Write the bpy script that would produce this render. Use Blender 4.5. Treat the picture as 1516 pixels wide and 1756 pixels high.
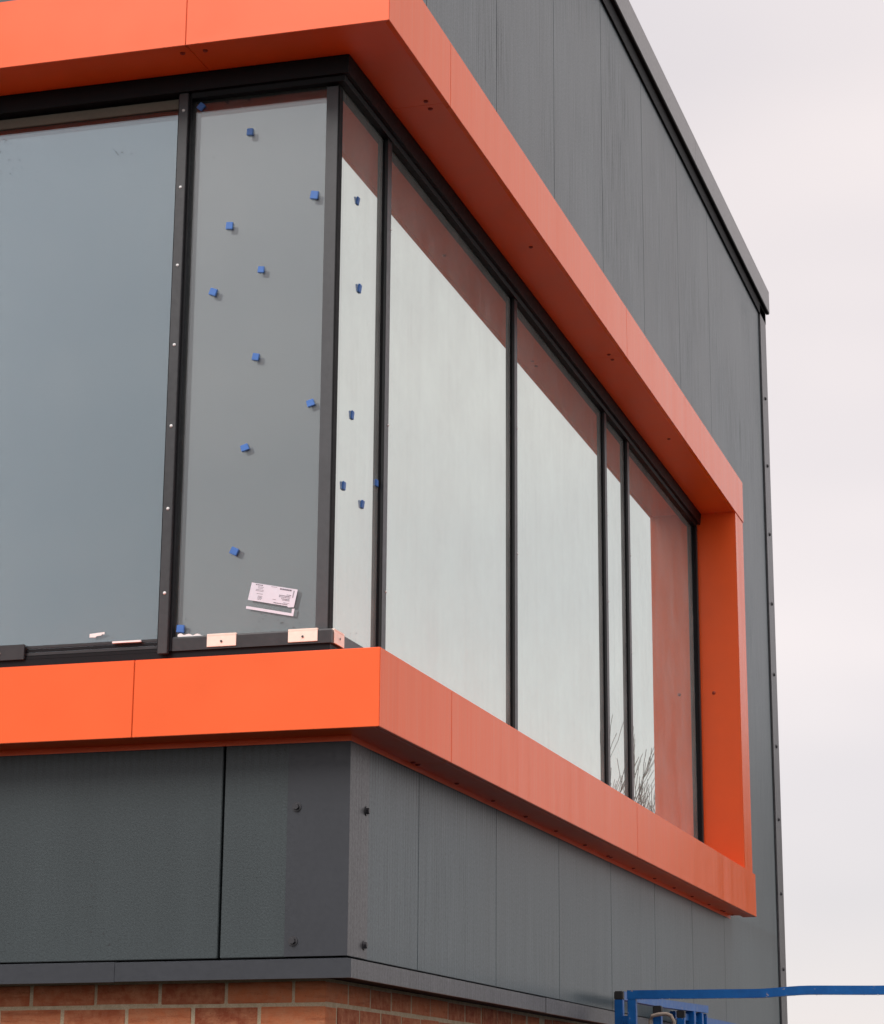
import bpy, bmesh, math, random
from mathutils import Vector, Matrix
random.seed(7)
R = math.radians
for o in list(bpy.data.objects):
    bpy.data.objects.remove(o)
scene = bpy.context.scene
col = scene.collection

# ------------------------------------------------------------------ camera
FPX, PPX, PPY, W0, H0 = 4032.40, 883.39, 808.83, 1516.0, 1756.0
CAM = Vector((2.4137, -7.0159, -0.4969))
YAW, PITCH, ROLL = 0.2608, 0.2713, -0.0016
fw = Vector((-math.sin(YAW)*math.cos(PITCH), math.cos(YAW)*math.cos(PITCH), math.sin(PITCH)))
rt = Vector((math.cos(YAW), math.sin(YAW), 0))
up = rt.cross(fw)
rt2 = rt*math.cos(ROLL)+up*math.sin(ROLL)
up2 = up*math.cos(ROLL)-rt*math.sin(ROLL)
cd = bpy.data.cameras.new('camera')
cam = bpy.data.objects.new('camera', cd)
col.objects.link(cam)
cam.matrix_world = Matrix(((rt2.x, up2.x, -fw.x, CAM.x), (rt2.y, up2.y, -fw.y, CAM.y), (rt2.z, up2.z, -fw.z, CAM.z), (0, 0, 0, 1)))
cd.sensor_fit = 'HORIZONTAL'
cd.sensor_width = 36.0
cd.lens = FPX/W0*36.0
cd.shift_x = (W0/2-PPX)/W0
cd.shift_y = (PPY-H0/2)/W0
cd.clip_start = 0.05
cd.clip_end = 3000
scene.camera = cam

# ------------------------------------------------------------------ world, sun, exposure
SUN_EL, SUN_AZ = 46.0, 200.0     # azimuth clockwise from +y
world = bpy.data.worlds.new('World')
scene.world = world
world.use_nodes = True
nt = world.node_tree
nt.nodes.clear()
def wn(t, **k):
    n = nt.nodes.new(t)
    for a, b in k.items():
        setattr(n, a, b)
    return n
wl = nt.links.new
def wmath(op, a, b=None, c=None):
    n = wn('ShaderNodeMath', operation=op)
    for i, v in enumerate((a, b, c)):
        if v is None: continue
        if isinstance(v, (int, float)): n.inputs[i].default_value = v
        else: wl(v, n.inputs[i])
    return n.outputs[0]
out = wn('ShaderNodeOutputWorld'); bg = wn('ShaderNodeBackground')
sky = wn('ShaderNodeTexSky', sky_type='NISHITA', sun_disc=False)
sky.sun_elevation = R(SUN_EL); sky.sun_rotation = R(SUN_AZ)
tc = wn('ShaderNodeTexCoord')
sep = wn('ShaderNodeSeparateXYZ'); wl(tc.outputs['Generated'], sep.inputs[0])
zpos = wmath('MAXIMUM', sep.outputs[2], 0.0)
# an overcast dome: nearly even low down, brighter overhead
grad = wmath('MULTIPLY_ADD', wmath('POWER', wmath('MAXIMUM', wmath('MULTIPLY_ADD', zpos, 1.67, -0.67), 0.0), 1.8), 3.5, 1.0)
mp = wn('ShaderNodeMapping'); mp.inputs['Scale'].default_value = (1.6, 1.6, 4.0); mp.inputs['Location'].default_value = (3.5, 0.0, 0.0)
wl(tc.outputs['Generated'], mp.inputs[0])
nz = wn('ShaderNodeTexNoise'); nz.inputs['Scale'].default_value = 1.5; nz.inputs['Detail'].default_value = 3.0
nz.inputs['Roughness'].default_value = 0.45
wl(mp.outputs[0], nz.inputs['Vector'])
cr = wn('ShaderNodeValToRGB')
cr.color_ramp.elements[0].position = 0.33; cr.color_ramp.elements[0].color = (5.35, 5.0, 5.08, 1)
cr.color_ramp.elements[1].position = 0.66; cr.color_ramp.elements[1].color = (7.0, 6.3, 6.1, 1)
wl(nz.outputs['Fac'], cr.inputs[0])
vm = wn('ShaderNodeVectorMath', operation='SCALE'); wl(cr.outputs[0], vm.inputs[0]); wl(grad, vm.inputs['Scale'])
mx = wn('ShaderNodeMix', data_type='RGBA'); mx.inputs[0].default_value = 0.9
wl(sky.outputs[0], mx.inputs[6]); wl(vm.outputs[0], mx.inputs[7])
wl(mx.outputs[2], bg.inputs['Color']); bg.inputs['Strength'].default_value = 0.1
wl(bg.outputs[0], out.inputs['Surface'])
sd = bpy.data.lights.new('sun', 'SUN'); sd.energy = 1.5; sd.angle = R(30); sd.color = (1.0, 0.96, 0.91)
sun = bpy.data.objects.new('sun', sd); col.objects.link(sun)
sdir = Vector((math.sin(R(SUN_AZ))*math.cos(R(SUN_EL)), math.cos(R(SUN_AZ))*math.cos(R(SUN_EL)), math.sin(R(SUN_EL))))
sun.rotation_euler = sdir.to_track_quat('Z', 'Y').to_euler()
scene.view_settings.view_transform = 'Standard'
scene.view_settings.look = 'None'
scene.view_settings.exposure = 0.56
scene.view_settings.gamma = 1.0
scene.render.engine = 'CYCLES'
scene.cycles.max_bounces = 6
scene.cycles.transparent_max_bounces = 12

# ------------------------------------------------------------------ materials
class NB:
    def __init__(s, name):
        s.m = bpy.data.materials.new(name); s.m.use_nodes = True
        s.t = s.m.node_tree; s.t.nodes.clear()
        s.out = s.t.nodes.new('ShaderNodeOutputMaterial')
        s.geo = s.t.nodes.new('ShaderNodeNewGeometry')
        s.pos = s.geo.outputs['Position']
    def n(s, t, **k):
        n = s.t.nodes.new(t)
        for a, b in k.items(): setattr(n, a, b)
        return n
    def set(s, sock, v):
        if isinstance(v, (int, float)): sock.default_value = v
        elif isinstance(v, tuple): sock.default_value = v if len(v) == len(sock.default_value) else tuple(v)+(1,)
        else: s.t.links.new(v, sock)
    def math(s, op, a, b=None, c=None, clamp=False):
        n = s.n('ShaderNodeMath', operation=op, use_clamp=clamp)
        for i, v in enumerate((a, b, c)):
            if v is not None: s.set(n.inputs[i], v)
        return n.outputs[0]
    def noise(s, scale=(1, 1, 1), sc=1.0, detail=3.0, rough=0.5, vec=None):
        m = s.n('ShaderNodeMapping'); m.inputs['Scale'].default_value = scale
        s.set(m.inputs[0], vec or s.pos)
        n = s.n('ShaderNodeTexNoise'); n.inputs['Scale'].default_value = sc
        n.inputs['Detail'].default_value = detail; n.inputs['Roughness'].default_value = rough
        s.set(n.inputs['Vector'], m.outputs[0])
        return n.outputs['Fac']
    def ramp(s, v, lo, hi, a=0.0, b=1.0):
        n = s.n('ShaderNodeMapRange', clamp=True)
        for i, q in enumerate((v, lo, hi, a, b)): s.set(n.inputs[i], q)
        return n.outputs[0]
    def mix(s, f, a, b):
        n = s.n('ShaderNodeMix', data_type='RGBA')
        s.set(n.inputs[0], f); s.set(n.inputs[6], a); s.set(n.inputs[7], b)
        return n.outputs[2]
    def scale(s, c, f):
        n = s.n('ShaderNodeVectorMath', operation='SCALE'); s.set(n.inputs[0], c); s.set(n.inputs['Scale'], f)
        return n.outputs[0]
    def bump(s, h, dist, strength=1.0, nrm=None):
        n = s.n('ShaderNodeBump'); n.inputs['Strength'].default_value = strength; n.inputs['Distance'].default_value = dist
        s.set(n.inputs['Height'], h)
        if nrm is not None: s.set(n.inputs['Normal'], nrm)
        return n.outputs[0]
    def xyz(s):
        n = s.n('ShaderNodeSeparateXYZ'); s.set(n.inputs[0], s.pos); return n.outputs
    def bsdf(s, base, rough, nrm=None, metal=0.0, spec=0.5, coat=0.0, coat_r=0.1, ior=1.5):
        b = s.n('ShaderNodeBsdfPrincipled')
        s.set(b.inputs['Base Color'], base); s.set(b.inputs['Roughness'], rough)
        s.set(b.inputs['Metallic'], metal); s.set(b.inputs['Specular IOR Level'], spec); s.set(b.inputs['IOR'], ior)
        s.set(b.inputs['Coat Weight'], coat); s.set(b.inputs['Coat Roughness'], coat_r)
        if nrm is not None: s.set(b.inputs['Normal'], nrm)
        return b.outputs[0]
    def done(s, sh):
        s.t.links.new(sh, s.out.inputs['Surface']); return s.m

ORANGE = (0.91, 0.116, 0.016)
def mat_orange():
    k = NB('orange_coated_steel')
    fine = k.noise(sc=900, detail=2)
    sag = k.noise(sc=2.2, detail=1)
    mott = k.noise(sc=5, detail=4)
    c = k.scale(ORANGE, k.ramp(mott, 0.3, 0.7, 0.96, 1.03))
    nb = k.bump(sag, 0.004, 0.6); nb = k.bump(fine, 0.0002, 0.4, nb)
    return k.done(k.bsdf(c, k.ramp(mott, 0.3, 0.7, 0.3, 0.38), nb))
def mat_orange_wet():
    k = NB('orange_coated_steel_rain_wet')
    st = k.noise((55, 55, 1.6), 1.0, 4, 0.6)
    st2 = k.noise((16, 16, 0.9), 1.0, 3, 0.55)
    drops = k.noise(sc=420, detail=2, rough=0.6)
    sag = k.noise(sc=2.0, detail=1)
    c = k.mix(k.ramp(st, 0.42, 0.7), (0.95, 0.132, 0.014), (0.93, 0.158, 0.03))
    c = k.mix(k.ramp(st2, 0.5, 0.75, 0, 0.35), c, (0.86, 0.108, 0.012))
    nb = k.bump(sag, 0.003, 0.6); nb = k.bump(st, 0.0004, 0.3, nb); nb = k.bump(drops, 0.0004, 0.3, nb)
    return k.done(k.bsdf(c, k.ramp(st2, 0.35, 0.7, 0.13, 0.24), nb, spec=0.13))
def mat_clad(name, base, wet, rib, rough):
    k = NB(name)
    x = k.xyz()
    s = k.math('ADD', x[0], x[1])
    wave = k.math('SINE', k.math('MULTIPLY', s, 2*math.pi/0.028))
    fine = k.noise(sc=700, detail=2)
    emb = k.noise(sc=170, detail=2, rough=0.6)
    st = k.noise((95, 95, 2.2), 1.0, 3, 0.7)
    stm = k.ramp(k.noise(sc=1.1, detail=2), 0.38, 0.62, 0.25, 1.0)
    sthi = k.ramp(k.xyz()[2], 0.6, 3.2, 0.45, 1.0)
    st2 = k.noise((9, 9, 0.45), 1.0, 4, 0.6)
    big = k.noise(sc=1.3, detail=3)
    c = k.mix(k.ramp(st2, 0.38, 0.68, 0, wet), base, tuple(v*1.5+0.012 for v in base))
    sa = k.math('MULTIPLY', k.math('MULTIPLY', stm, sthi), wet*2.6)
    c = k.scale(c, k.math('MULTIPLY_ADD', k.math('SUBTRACT', st, 0.5), k.math('MULTIPLY', sa, 2.0), 1.0))
    spd = k.noise(sc=95, detail=2, rough=0.7)
    c = k.scale(c, k.ramp(spd, 0.3, 0.7, 1-0.45*wet-0.04, 1+0.45*wet+0.04))
    c = k.scale(c, k.ramp(big, 0.3, 0.7, 0.92, 1.07))
    c = k.scale(c, k.ramp(emb, 0.35, 0.65, 0.88, 1.10))
    if rib:
        # darker lines along the shallow ribs just under the projecting band
        edge = k.ramp(k.noise((60, 60, 3), 1.0, 2), 0.3, 0.7, 0.46, 0.60)
        zone = k.math('MULTIPLY', k.ramp(x[2], edge, 0.70), k.ramp(x[2], 0.72, 0.70))
        line = k.math('MULTIPLY', k.ramp(wave, 0.0, 0.4), zone)
        c = k.mix(k.math('MULTIPLY', line, rib), c, tuple(v*0.32 for v in base))
    # dirt specks left by dried drops
    vo = k.n('ShaderNodeTexVoronoi'); vo.inputs['Scale'].default_value = 40.0
    k.set(vo.inputs['Vector'], k.pos)
    dens = k.ramp(k.noise(sc=3.2, detail=2), 0.46, 0.66, 0.0, 0.15)
    spk = k.math('LESS_THAN', vo.outputs['Distance'], dens)
    c = k.mix(k.math('MULTIPLY', spk, 0.55), c, (0.018, 0.018, 0.02))
    nb = None; nb = k.bump(emb, 0.0010, 0.5, nb); nb = k.bump(fine, 0.0003, 0.4, nb)
    oi = k.n('ShaderNodeObjectInfo')
    c = k.scale(c, k.ramp(oi.outputs['Random'], 0.0, 1.0, 0.93, 1.07))
    nb = k.bump(k.noise(sc=1.6, detail=1), 0.004, 0.6, nb)
    if wet > 0.2: nb = k.bump(k.math('MULTIPLY', st, k.math('MULTIPLY', stm, sthi)), 0.003, 0.8, nb)
    if wet > 0.2: nb = k.bump(wave, 0.00025, 0.25, nb)
    sp = 0.5
    if wet > 0.2:
        # a film of rain: glossier where water has run, duller where it has dried
        run = k.math('MULTIPLY', k.math('SUBTRACT', st, 0.5), k.math('MULTIPLY', stm, sthi))
        beads = k.math('SUBTRACT', spd, 0.5)
        sp = k.math('ADD', k.math('MULTIPLY_ADD', run, 2.6, 0.52), k.math('MULTIPLY', beads, 0.7), clamp=True)
    return k.done(k.bsdf(c, k.ramp(emb, 0.3, 0.7, rough-0.04, rough+0.05), nb, spec=sp))
def mat_plain(name, base, rough, var=0.08, bump=0.0003, spec=0.5, metal=0.0, sc=60):
    k = NB(name)
    m = k.noise(sc=sc, detail=4, rough=0.6); big = k.noise(sc=4, detail=3)
    c = k.scale(k.scale(base, k.ramp(m, 0.3, 0.7, 1-var, 1+var)), k.ramp(big, 0.3, 0.7, 1-var, 1+var))
    return k.done(k.bsdf(c, k.ramp(m, 0.3, 0.7, rough-0.06, rough+0.06), k.bump(m, bump, 0.6), spec=spec, metal=metal))
def mat_pane(name, f0, power, tint, grime, streak):
    """outer pane: clear glass, coated reflection growing towards grazing, thin film of rain grime"""
    k = NB(name)
    wav = k.noise(sc=1.7, detail=1)
    st2 = k.noise((12, 12, 1.0), 1.0, 3, 0.6)
    patch = k.noise(sc=3.4, detail=4, rough=0.65)
    nrs = k.bump(wav, 0.0003, 0.3)
    lw = k.n('ShaderNodeLayerWeight'); lw.inputs['Blend'].default_value = 0.5
    fr = k.math('POWER', lw.outputs['Facing'], power)
    fr = k.math('MULTIPLY_ADD', fr, 1-f0, f0)
    gl = k.n('ShaderNodeBsdfGlossy'); gl.inputs['Roughness'].default_value = 0.0
    k.set(gl.inputs['Color'], tint); k.set(gl.inputs['Normal'], nrs)
    tr = k.n('ShaderNodeBsdfTransparent'); k.set(tr.inputs['Color'], (0.93, 0.96, 0.95))
    ms = k.n('ShaderNodeMixShader'); k.set(ms.inputs[0], fr); k.set(ms.inputs[1], tr.outputs[0]); k.set(ms.inputs[2], gl.outputs[0])
    df = k.n('ShaderNodeBsdfDiffuse'); k.set(df.inputs['Color'], (0.70, 0.71, 0.68))
    g = k.math('MULTIPLY', k.ramp(st2, 0.3, 0.7, 0.85, 1.15), k.ramp(patch, 0.3, 0.7, 0.7, 1.3))
    g = k.math('MULTIPLY', g, grime, clamp=True)
    m2 = k.n('ShaderNodeMixShader'); k.set(m2.inputs[0], g); k.set(m2.inputs[1], ms.outputs[0]); k.set(m2.inputs[2], df.outputs[0])
    # water drops and dirt specks
    vo = k.n('ShaderNodeTexVoronoi'); vo.inputs['Scale'].default_value = 50.0
    k.set(vo.inputs['Vector'], k.pos)
    z = k.xyz()[2]
    top = k.math('MAXIMUM', k.ramp(z, 2.55, 3.0), k.ramp(z, 1.35, 1.0, 0.0, 0.9))
    dn = k.math('MULTIPLY', k.ramp(k.noise(sc=6.0, detail=3), 0.42, 0.66, 0.0, 0.21), k.math('MULTIPLY_ADD', top, 0.85, 0.15))
    spk = k.math('LESS_THAN', vo.outputs['Distance'], dn)
    d2 = k.n('ShaderNodeBsdfDiffuse'); k.set(d2.inputs['Color'], (0.07, 0.075, 0.08))
    m3 = k.n('ShaderNodeMixShader'); k.set(m3.inputs[0], k.math('MULTIPLY', spk, 0.62)); k.set(m3.inputs[1], m2.outputs[0]); k.set(m3.inputs[2], d2.outputs[0])
    return k.done(m3.outputs[0])
def mat_rear(name, base, f0, power, tint):
    k = NB(name)
    wav = k.noise(sc=1.3, detail=1)
    nrm = k.bump(wav, 0.0003, 0.3)
    lw = k.n('ShaderNodeLayerWeight'); lw.inputs['Blend'].default_value = 0.5
    fr = k.math('MULTIPLY_ADD', k.math('POWER', lw.outputs['Facing'], power), 1-f0, f0)
    gl = k.n('ShaderNodeBsdfGlossy'); gl.inputs['Roughness'].default_value = 0.0
    k.set(gl.inputs['Color'], tint); k.set(gl.inputs['Normal'], nrm)
    df = k.n('ShaderNodeBsdfDiffuse'); k.set(df.inputs['Color'], base)
    ms = k.n('ShaderNodeMixShader'); k.set(ms.inputs[0], fr); k.set(ms.inputs[1], df.outputs[0]); k.set(ms.inputs[2], gl.outputs[0])
    return k.done(ms.outputs[0])
def mat_brick():
    k = NB('red_brick')
    oi = k.n('ShaderNodeObjectInfo')
    n1 = k.noise(sc=26, detail=5, rough=0.65); n2 = k.noise(sc=170, detail=3, rough=0.6)
    n3 = k.noise((8, 8, 60), 1.0, 4, 0.6)
    c = k.mix(oi.outputs['Random'], (0.34, 0.085, 0.042), (0.64, 0.20, 0.085))
    c = k.mix(k.ramp(n1, 0.38, 0.7), c, (0.60, 0.25, 0.13))
    c = k.mix(k.ramp(n3, 0.5, 0.75, 0, 0.6), c, (0.30, 0.065, 0.028))
    c = k.mix(k.ramp(n2, 0.62, 0.72, 0, 0.55), c, (0.52, 0.30, 0.19))
    c = k.mix(k.ramp(n2, 0.36, 0.28, 0, 0.6), c, (0.11, 0.03, 0.017))
    nb = k.bump(n1, 0.006, 0.8); nb = k.bump(n2, 0.003, 0.9, nb)
    return k.done(k.bsdf(c, 0.85, nb, spec=0.25))
def mat_mortar():
    k = NB('mortar')
    n1 = k.noise(sc=30, detail=5, rough=0.65); n2 = k.noise(sc=300, detail=3)
    c = k.mix(k.ramp(n1, 0.3, 0.7), (0.50, 0.39, 0.25), (0.68, 0.57, 0.41))
    c = k.scale(c, k.ramp(n2, 0.3, 0.7, 0.8, 1.12))
    nb = k.bump(n1, 0.004, 0.6); nb = k.bump(n2, 0.0015, 0.8, nb)
    return k.done(k.bsdf(c, 0.92, nb, spec=0.2))
def mat_blue():
    k = NB('chipped_blue_paint')
    n1 = k.noise(sc=22, detail=5, rough=0.7); n2 = k.noise(sc=6, detail=3); n3 = k.noise(sc=260, detail=2)
    c = k.mix(k.ramp(n2, 0.35, 0.65), (0.002, 0.085, 0.31), (0.003, 0.105, 0.36))
    c = k.scale(c, k.ramp(n1, 0.3, 0.7, 0.85, 1.15))
    c = k.mix(k.ramp(n1, 0.645, 0.655), c, (0.30, 0.26, 0.24))
    nb = k.bump(n1, 0.002, 0.4); nb = k.bump(n3, 0.0006, 0.5, nb)
    return k.done(k.bsdf(c, k.ramp(n1, 0.3, 0.7, 0.3, 0.48), nb, spec=0.3))
def mat_ground():
    k = NB('wet_crushed_stone')
    n1 = k.noise(sc=0.35, detail=5); n2 = k.noise(sc=45, detail=3, rough=0.7)
    c = k.mix(k.ramp(n1, 0.3, 0.7), (0.016, 0.015, 0.014), (0.034, 0.032, 0.029))
    c = k.scale(c, k.ramp(n2, 0.3, 0.7, 0.6, 1.3))
    return k.done(k.bsdf(c, k.ramp(n1, 0.35, 0.6, 0.9, 1.0), k.bump(n2, 0.02, 0.7), spec=0.03))
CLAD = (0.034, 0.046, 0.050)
CLAD_R = (0.050, 0.076, 0.086)  # same panels as the front; brighter side sheen put into the base
M = dict(
    orange=mat_orange(), orange_wet=mat_orange_wet(),
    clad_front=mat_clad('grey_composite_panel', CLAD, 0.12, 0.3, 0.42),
    clad_right=mat_clad('grey_composite_panel_lit_rain_streaked', CLAD_R, 0.26, 0.85, 0.35),
    trim=mat_plain('grey_trim', (0.030, 0.034, 0.042), 0.42, 0.05),
    trim_right=mat_clad('grey_trim_lit_rain_streaked', (0.066, 0.067, 0.072), 0.4, 0, 0.36),  # same trim; lighter base carries the sheen of the side face
    coping=mat_plain('grey_coping', (0.15, 0.148, 0.15), 0.34, 0.07),
    black=mat_plain('black_frame', (0.004, 0.004, 0.006), 0.5, 0.15, spec=0.2),
    plate_front=mat_plain('grey_pressure_plate', (0.033, 0.034, 0.037), 0.36, 0.12),
    plate=mat_plain('dark_grey_pressure_plate', (0.022, 0.023, 0.026), 0.36, 0.12),
    post=mat_plain('grey_corner_bead', (0.05, 0.052, 0.057), 0.4, 0.08),
    shadow=mat_plain('black_gasket', (0.006, 0.006, 0.007), 0.7, 0.1, spec=0.2),
    bolt=mat_plain('dark_bolt', (0.035, 0.035, 0.04), 0.4, 0.1),
    steel=mat_plain('bright_screw', (0.75, 0.75, 0.74), 0.3, 0.05),
    red_screw=mat_plain('red_brown_screw', (0.34, 0.035, 0.012), 0.4, 0.1),
    pane_front=mat_pane('front_glass', 0.022, 1.08, (0.80, 0.915, 1.0), 0.03, 0.05),
    pane_right=mat_pane('side_glass', 0.07, 0.92, (0.92, 1.0, 0.945), 0.21, 0.15),
    rear=mat_rear('rear_glass_dark', (0.008, 0.017, 0.023), 0.065, 0.95, (0.79, 0.90, 1.0)),
    rear_right=mat_rear('rear_glass_side', (0.03, 0.034, 0.034), 0.15, 1.2, (0.96, 1.0, 0.985)),
    spandrel=mat_rear('grey_back_painted_glass', (0.046, 0.048, 0.056), 0.125, 1.0, (0.94, 0.96, 1.0)),
    pane_spandrel=mat_pane('corner_glass', 0.02, 1.2, (0.95, 0.98, 1.0), 0.03, 0.05),
    brick=mat_brick(), mortar=mat_mortar(), blue=mat_blue(),
    cap=mat_plain('black_plastic_cap', (0.012, 0.012, 0.012), 0.55, 0.2),
    packer=mat_plain('blue_plastic', (0.045, 0.155, 0.47), 0.5, 0.08),
    cream=mat_plain('cream_clip', (0.80, 0.71, 0.62), 0.5, 0.05),
    paper=mat_plain('white_paper', (0.66, 0.66, 0.74), 0.7, 0.03),
    ink=mat_plain('dark_ink', (0.12, 0.11, 0.14), 0.8, 0.1),
    putty=mat_plain('white_putty', (0.78, 0.78, 0.78), 0.7, 0.04),
    tan=mat_plain('olive_tan_reflection', (0.17, 0.145, 0.11), 0.7, 0.1),
    rope=mat_plain('frayed_rope', (0.30, 0.25, 0.20), 0.9, 0.25, 0.002, sc=220),
    rubber=mat_plain('tyre_rubber', (0.02, 0.02, 0.02), 0.8, 0.2),
    darksteel=mat_plain('dark_steel', (0.05, 0.05, 0.055), 0.5, 0.2),
    deck=mat_plain('steel_deck', (0.25, 0.25, 0.25), 0.5, 0.2),
    bark=mat_plain('bark', (0.055, 0.045, 0.036), 0.9, 0.3, 0.004),
    ground=mat_ground(),
)

# ------------------------------------------------------------------ mesh helpers
class MB:
    def __init__(s): s.v = []; s.f = []
    def add(s, vs, fs):
        b = len(s.v); s.v += [tuple(v) for v in vs]; s.f += [tuple(i+b for i in f) for f in fs]; return s
    def box(s, x0, x1, y0, y1, z0, z1):
        x0, x1 = sorted((x0, x1)); y0, y1 = sorted((y0, y1)); z0, z1 = sorted((z0, z1))
        return s.add([(x0, y0, z0), (x1, y0, z0), (x1, y1, z0), (x0, y1, z0), (x0, y0, z1), (x1, y0, z1), (x1, y1, z1), (x0, y1, z1)],
                     [(0, 3, 2, 1), (4, 5, 6, 7), (0, 1, 5, 4), (1, 2, 6, 5), (2, 3, 7, 6), (3, 0, 4, 7)])
    def prism(s, a, b):
        n = len(a)
        return s.add(list(a)+list(b), [tuple(range(n))[::-1], tuple(range(n, 2*n))]+[(i, (i+1) % n, n+(i+1) % n, n+i) for i in range(n)])
    def tube(s, pts, rad, n=8, caps=True):
        pts = [Vector(p) for p in pts]
        if not isinstance(rad, (list, tuple)): rad = [rad]*len(pts)
        vs = []; fs = []
        for i, p in enumerate(pts):
            d = (pts[min(i+1, len(pts)-1)]-pts[max(i-1, 0)]).normalized()
            a = d.orthogonal().normalized() if abs(d.z) < 0.9 else Vector((1, 0, 0))
            a = (a-d*a.dot(d)).normalized(); b = d.cross(a)
            for k in range(n):
                t = 2*math.pi*k/n
                vs.append(p+(a*math.cos(t)+b*math.sin(t))*rad[i])
        for i in range(len(pts)-1):
            for k in range(n):
                fs.append((i*n+k, i*n+(k+1) % n, (i+1)*n+(k+1) % n, (i+1)*n+k))
        if caps:
            fs.append(tuple(range(n))[::-1]); fs.append(tuple(range((len(pts)-1)*n, len(pts)*n)))
        return s.add(vs, fs)
    def dome(s, c, nrm, r, h, n=8):
        c = Vector(c); nrm = Vector(nrm).normalized(); a = nrm.orthogonal().normalized(); b = nrm.cross(a)
        vs = []; fs = []
        for q, (rr, hh) in enumerate(((1, 0), (0.92, 0.5), (0.55, 0.9))):
            for k in range(n):
                t = 2*math.pi*k/n; vs.append(c+(a*math.cos(t)+b*math.sin(t))*r*rr+nrm*h*hh)
        vs.append(c+nrm*h)
        for q in range(2):
            for k in range(n): fs.append((q*n+k, q*n+(k+1) % n, (q+1)*n+(k+1) % n, (q+1)*n+k))
        for k in range(n): fs.append((2*n+k, 2*n+(k+1) % n, 3*n))
        fs.append(tuple(range(n))[::-1])
        return s.add(vs, fs)
    def mesh(s, name, mat, bevel=0.0, smooth=False):
        me = bpy.data.meshes.new(name); me.from_pydata(s.v, [], s.f)
        bm = bmesh.new(); bm.from_mesh(me)
        bmesh.ops.recalc_face_normals(bm, faces=bm.faces)
        if bevel:
            bmesh.ops.bevel(bm, geom=[e for e in bm.edges], offset=bevel, segments=2, affect='EDGES', clamp_overlap=True)
        bm.to_mesh(me); bm.free()
        if smooth:
            for p in me.polygons: p.use_smooth = True
        if mat: me.materials.append(M[mat] if isinstance(mat, str) else mat)
        return me
    def build(s, name, mat, parent=None, bevel=0.0, smooth=False):
        return link(name, s.mesh(name, mat, bevel, smooth), parent)
def link(name, data, parent=None):
    o = bpy.data.objects.new(name, data); col.objects.link(o)
    if parent is not None: attach(o, parent)
    return o
def world_loc(o):
    v = Vector(o.location)
    while o.parent:
        v = v+o.matrix_parent_inverse.translation; o = o.parent; v = v+Vector(o.location)
    return v
def attach(o, parent):
    o.parent = parent
    o.matrix_parent_inverse = Matrix.Translation(-world_loc(parent))
def tag(o, label, cat, group=None):
    o['label'] = label; o['category'] = cat
    if group: o['group'] = group
    return o
def empty(name, loc):
    o = bpy.data.objects.new(name, None); o.location = loc; o.empty_display_size = 0.2; col.objects.link(o); return o
def fprof(prof, a, b, ma=False, mb=False):
    """profile of (outward, z) run along the front face from x=a to x=b, mitred at the corner where asked"""
    return MB().prism([((o if ma else a), -o, z) for o, z in prof], [((o if mb else b), -o, z) for o, z in prof])
def rprof(prof, a, b, ma=False):
    return MB().prism([(o, (-o if ma else a), z) for o, z in prof], [(o, b, z) for o, z in prof])

GROUND = -2.1
XL = -4.0            # how far the front wall is built
YW = 9.02            # far end of the side wall
# ------------------------------------------------------------------ ground
g = MB().add([(-600, -600, GROUND), (600, -600, GROUND), (600, 900, GROUND), (-600, 900, GROUND)], [(0, 1, 2, 3)]).build('ground', 'ground')
g['kind'] = 'structure'

# ------------------------------------------------------------------ building
B = empty('office_building', (0, 0, GROUND))
tag(B, 'dark grey clad office building with orange framed corner window on red brick base', 'building')
e, zLb, zLt, zUb, zUt = 0.1425, 0.6957, 0.9459, 3.0947, 3.3522
BS = 0.101
# core behind the panels
core = MB().box(XL, -0.03, 0.03, YW-0.02, -0.05, 0.92).box(XL, -0.03, 0.03, YW-0.02, 3.12, 5.2)
core.box(XL, -0.03, 6.70, YW-0.02, 0.9, 3.14).box(XL, -0.35, 0.35, 6.72, 0.9, 3.14)
core.build('wall_core', 'shadow', B)

# cladding panels
def front_panel(x0, x1, z0, z1):
    MB().box(x0, x1, 0.0, 0.028, z0, z1).build('cladding_panel', 'clad_front', B, 0.002)
def right_panel(y0, y1, z0, z1):
    MB().box(-0.028, 0.0, y0, y1, z0, z1).build('cladding_panel', 'clad_right', B, 0.0012)
fx = [-0.03, -0.424, -1.424, -2.424, -3.424, XL]
for i in range(5):
    g0 = 0.0045
    front_panel(fx[i+1]+g0, fx[i]-g0, 0.010, 0.725)
    front_panel(fx[i+1]+g0, fx[i]-g0, 3.30, 5.165)
ry = [0.03]+[0.7365+n for n in range(7)]
for i in range(6):
    h0 = 0.0018
    right_panel(ry[i]+h0, ry[i+1]-h0, 0.010, 0.725)
    right_panel(ry[i]+h0, ry[i+1]-h0, 3.30, 5.165)
a, b_ = ry[6]+h0, ry[7]-h0                        # the panel notched round the end of the window
MB().box(-0.028, 0.0, a, b_, 0.010, 0.725).box(-0.028, 0.0, a, b_, 3.30, 5.165).box(-0.028, 0.0, 6.85, b_, 0.725, 3.30).build('cladding_panel', 'clad_right', B)
right_panel(ry[7]+h0, 8.7365-h0, 0.010, 5.165)
right_panel(8.7365+h0, YW-0.02, 0.010, 5.165)
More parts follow.
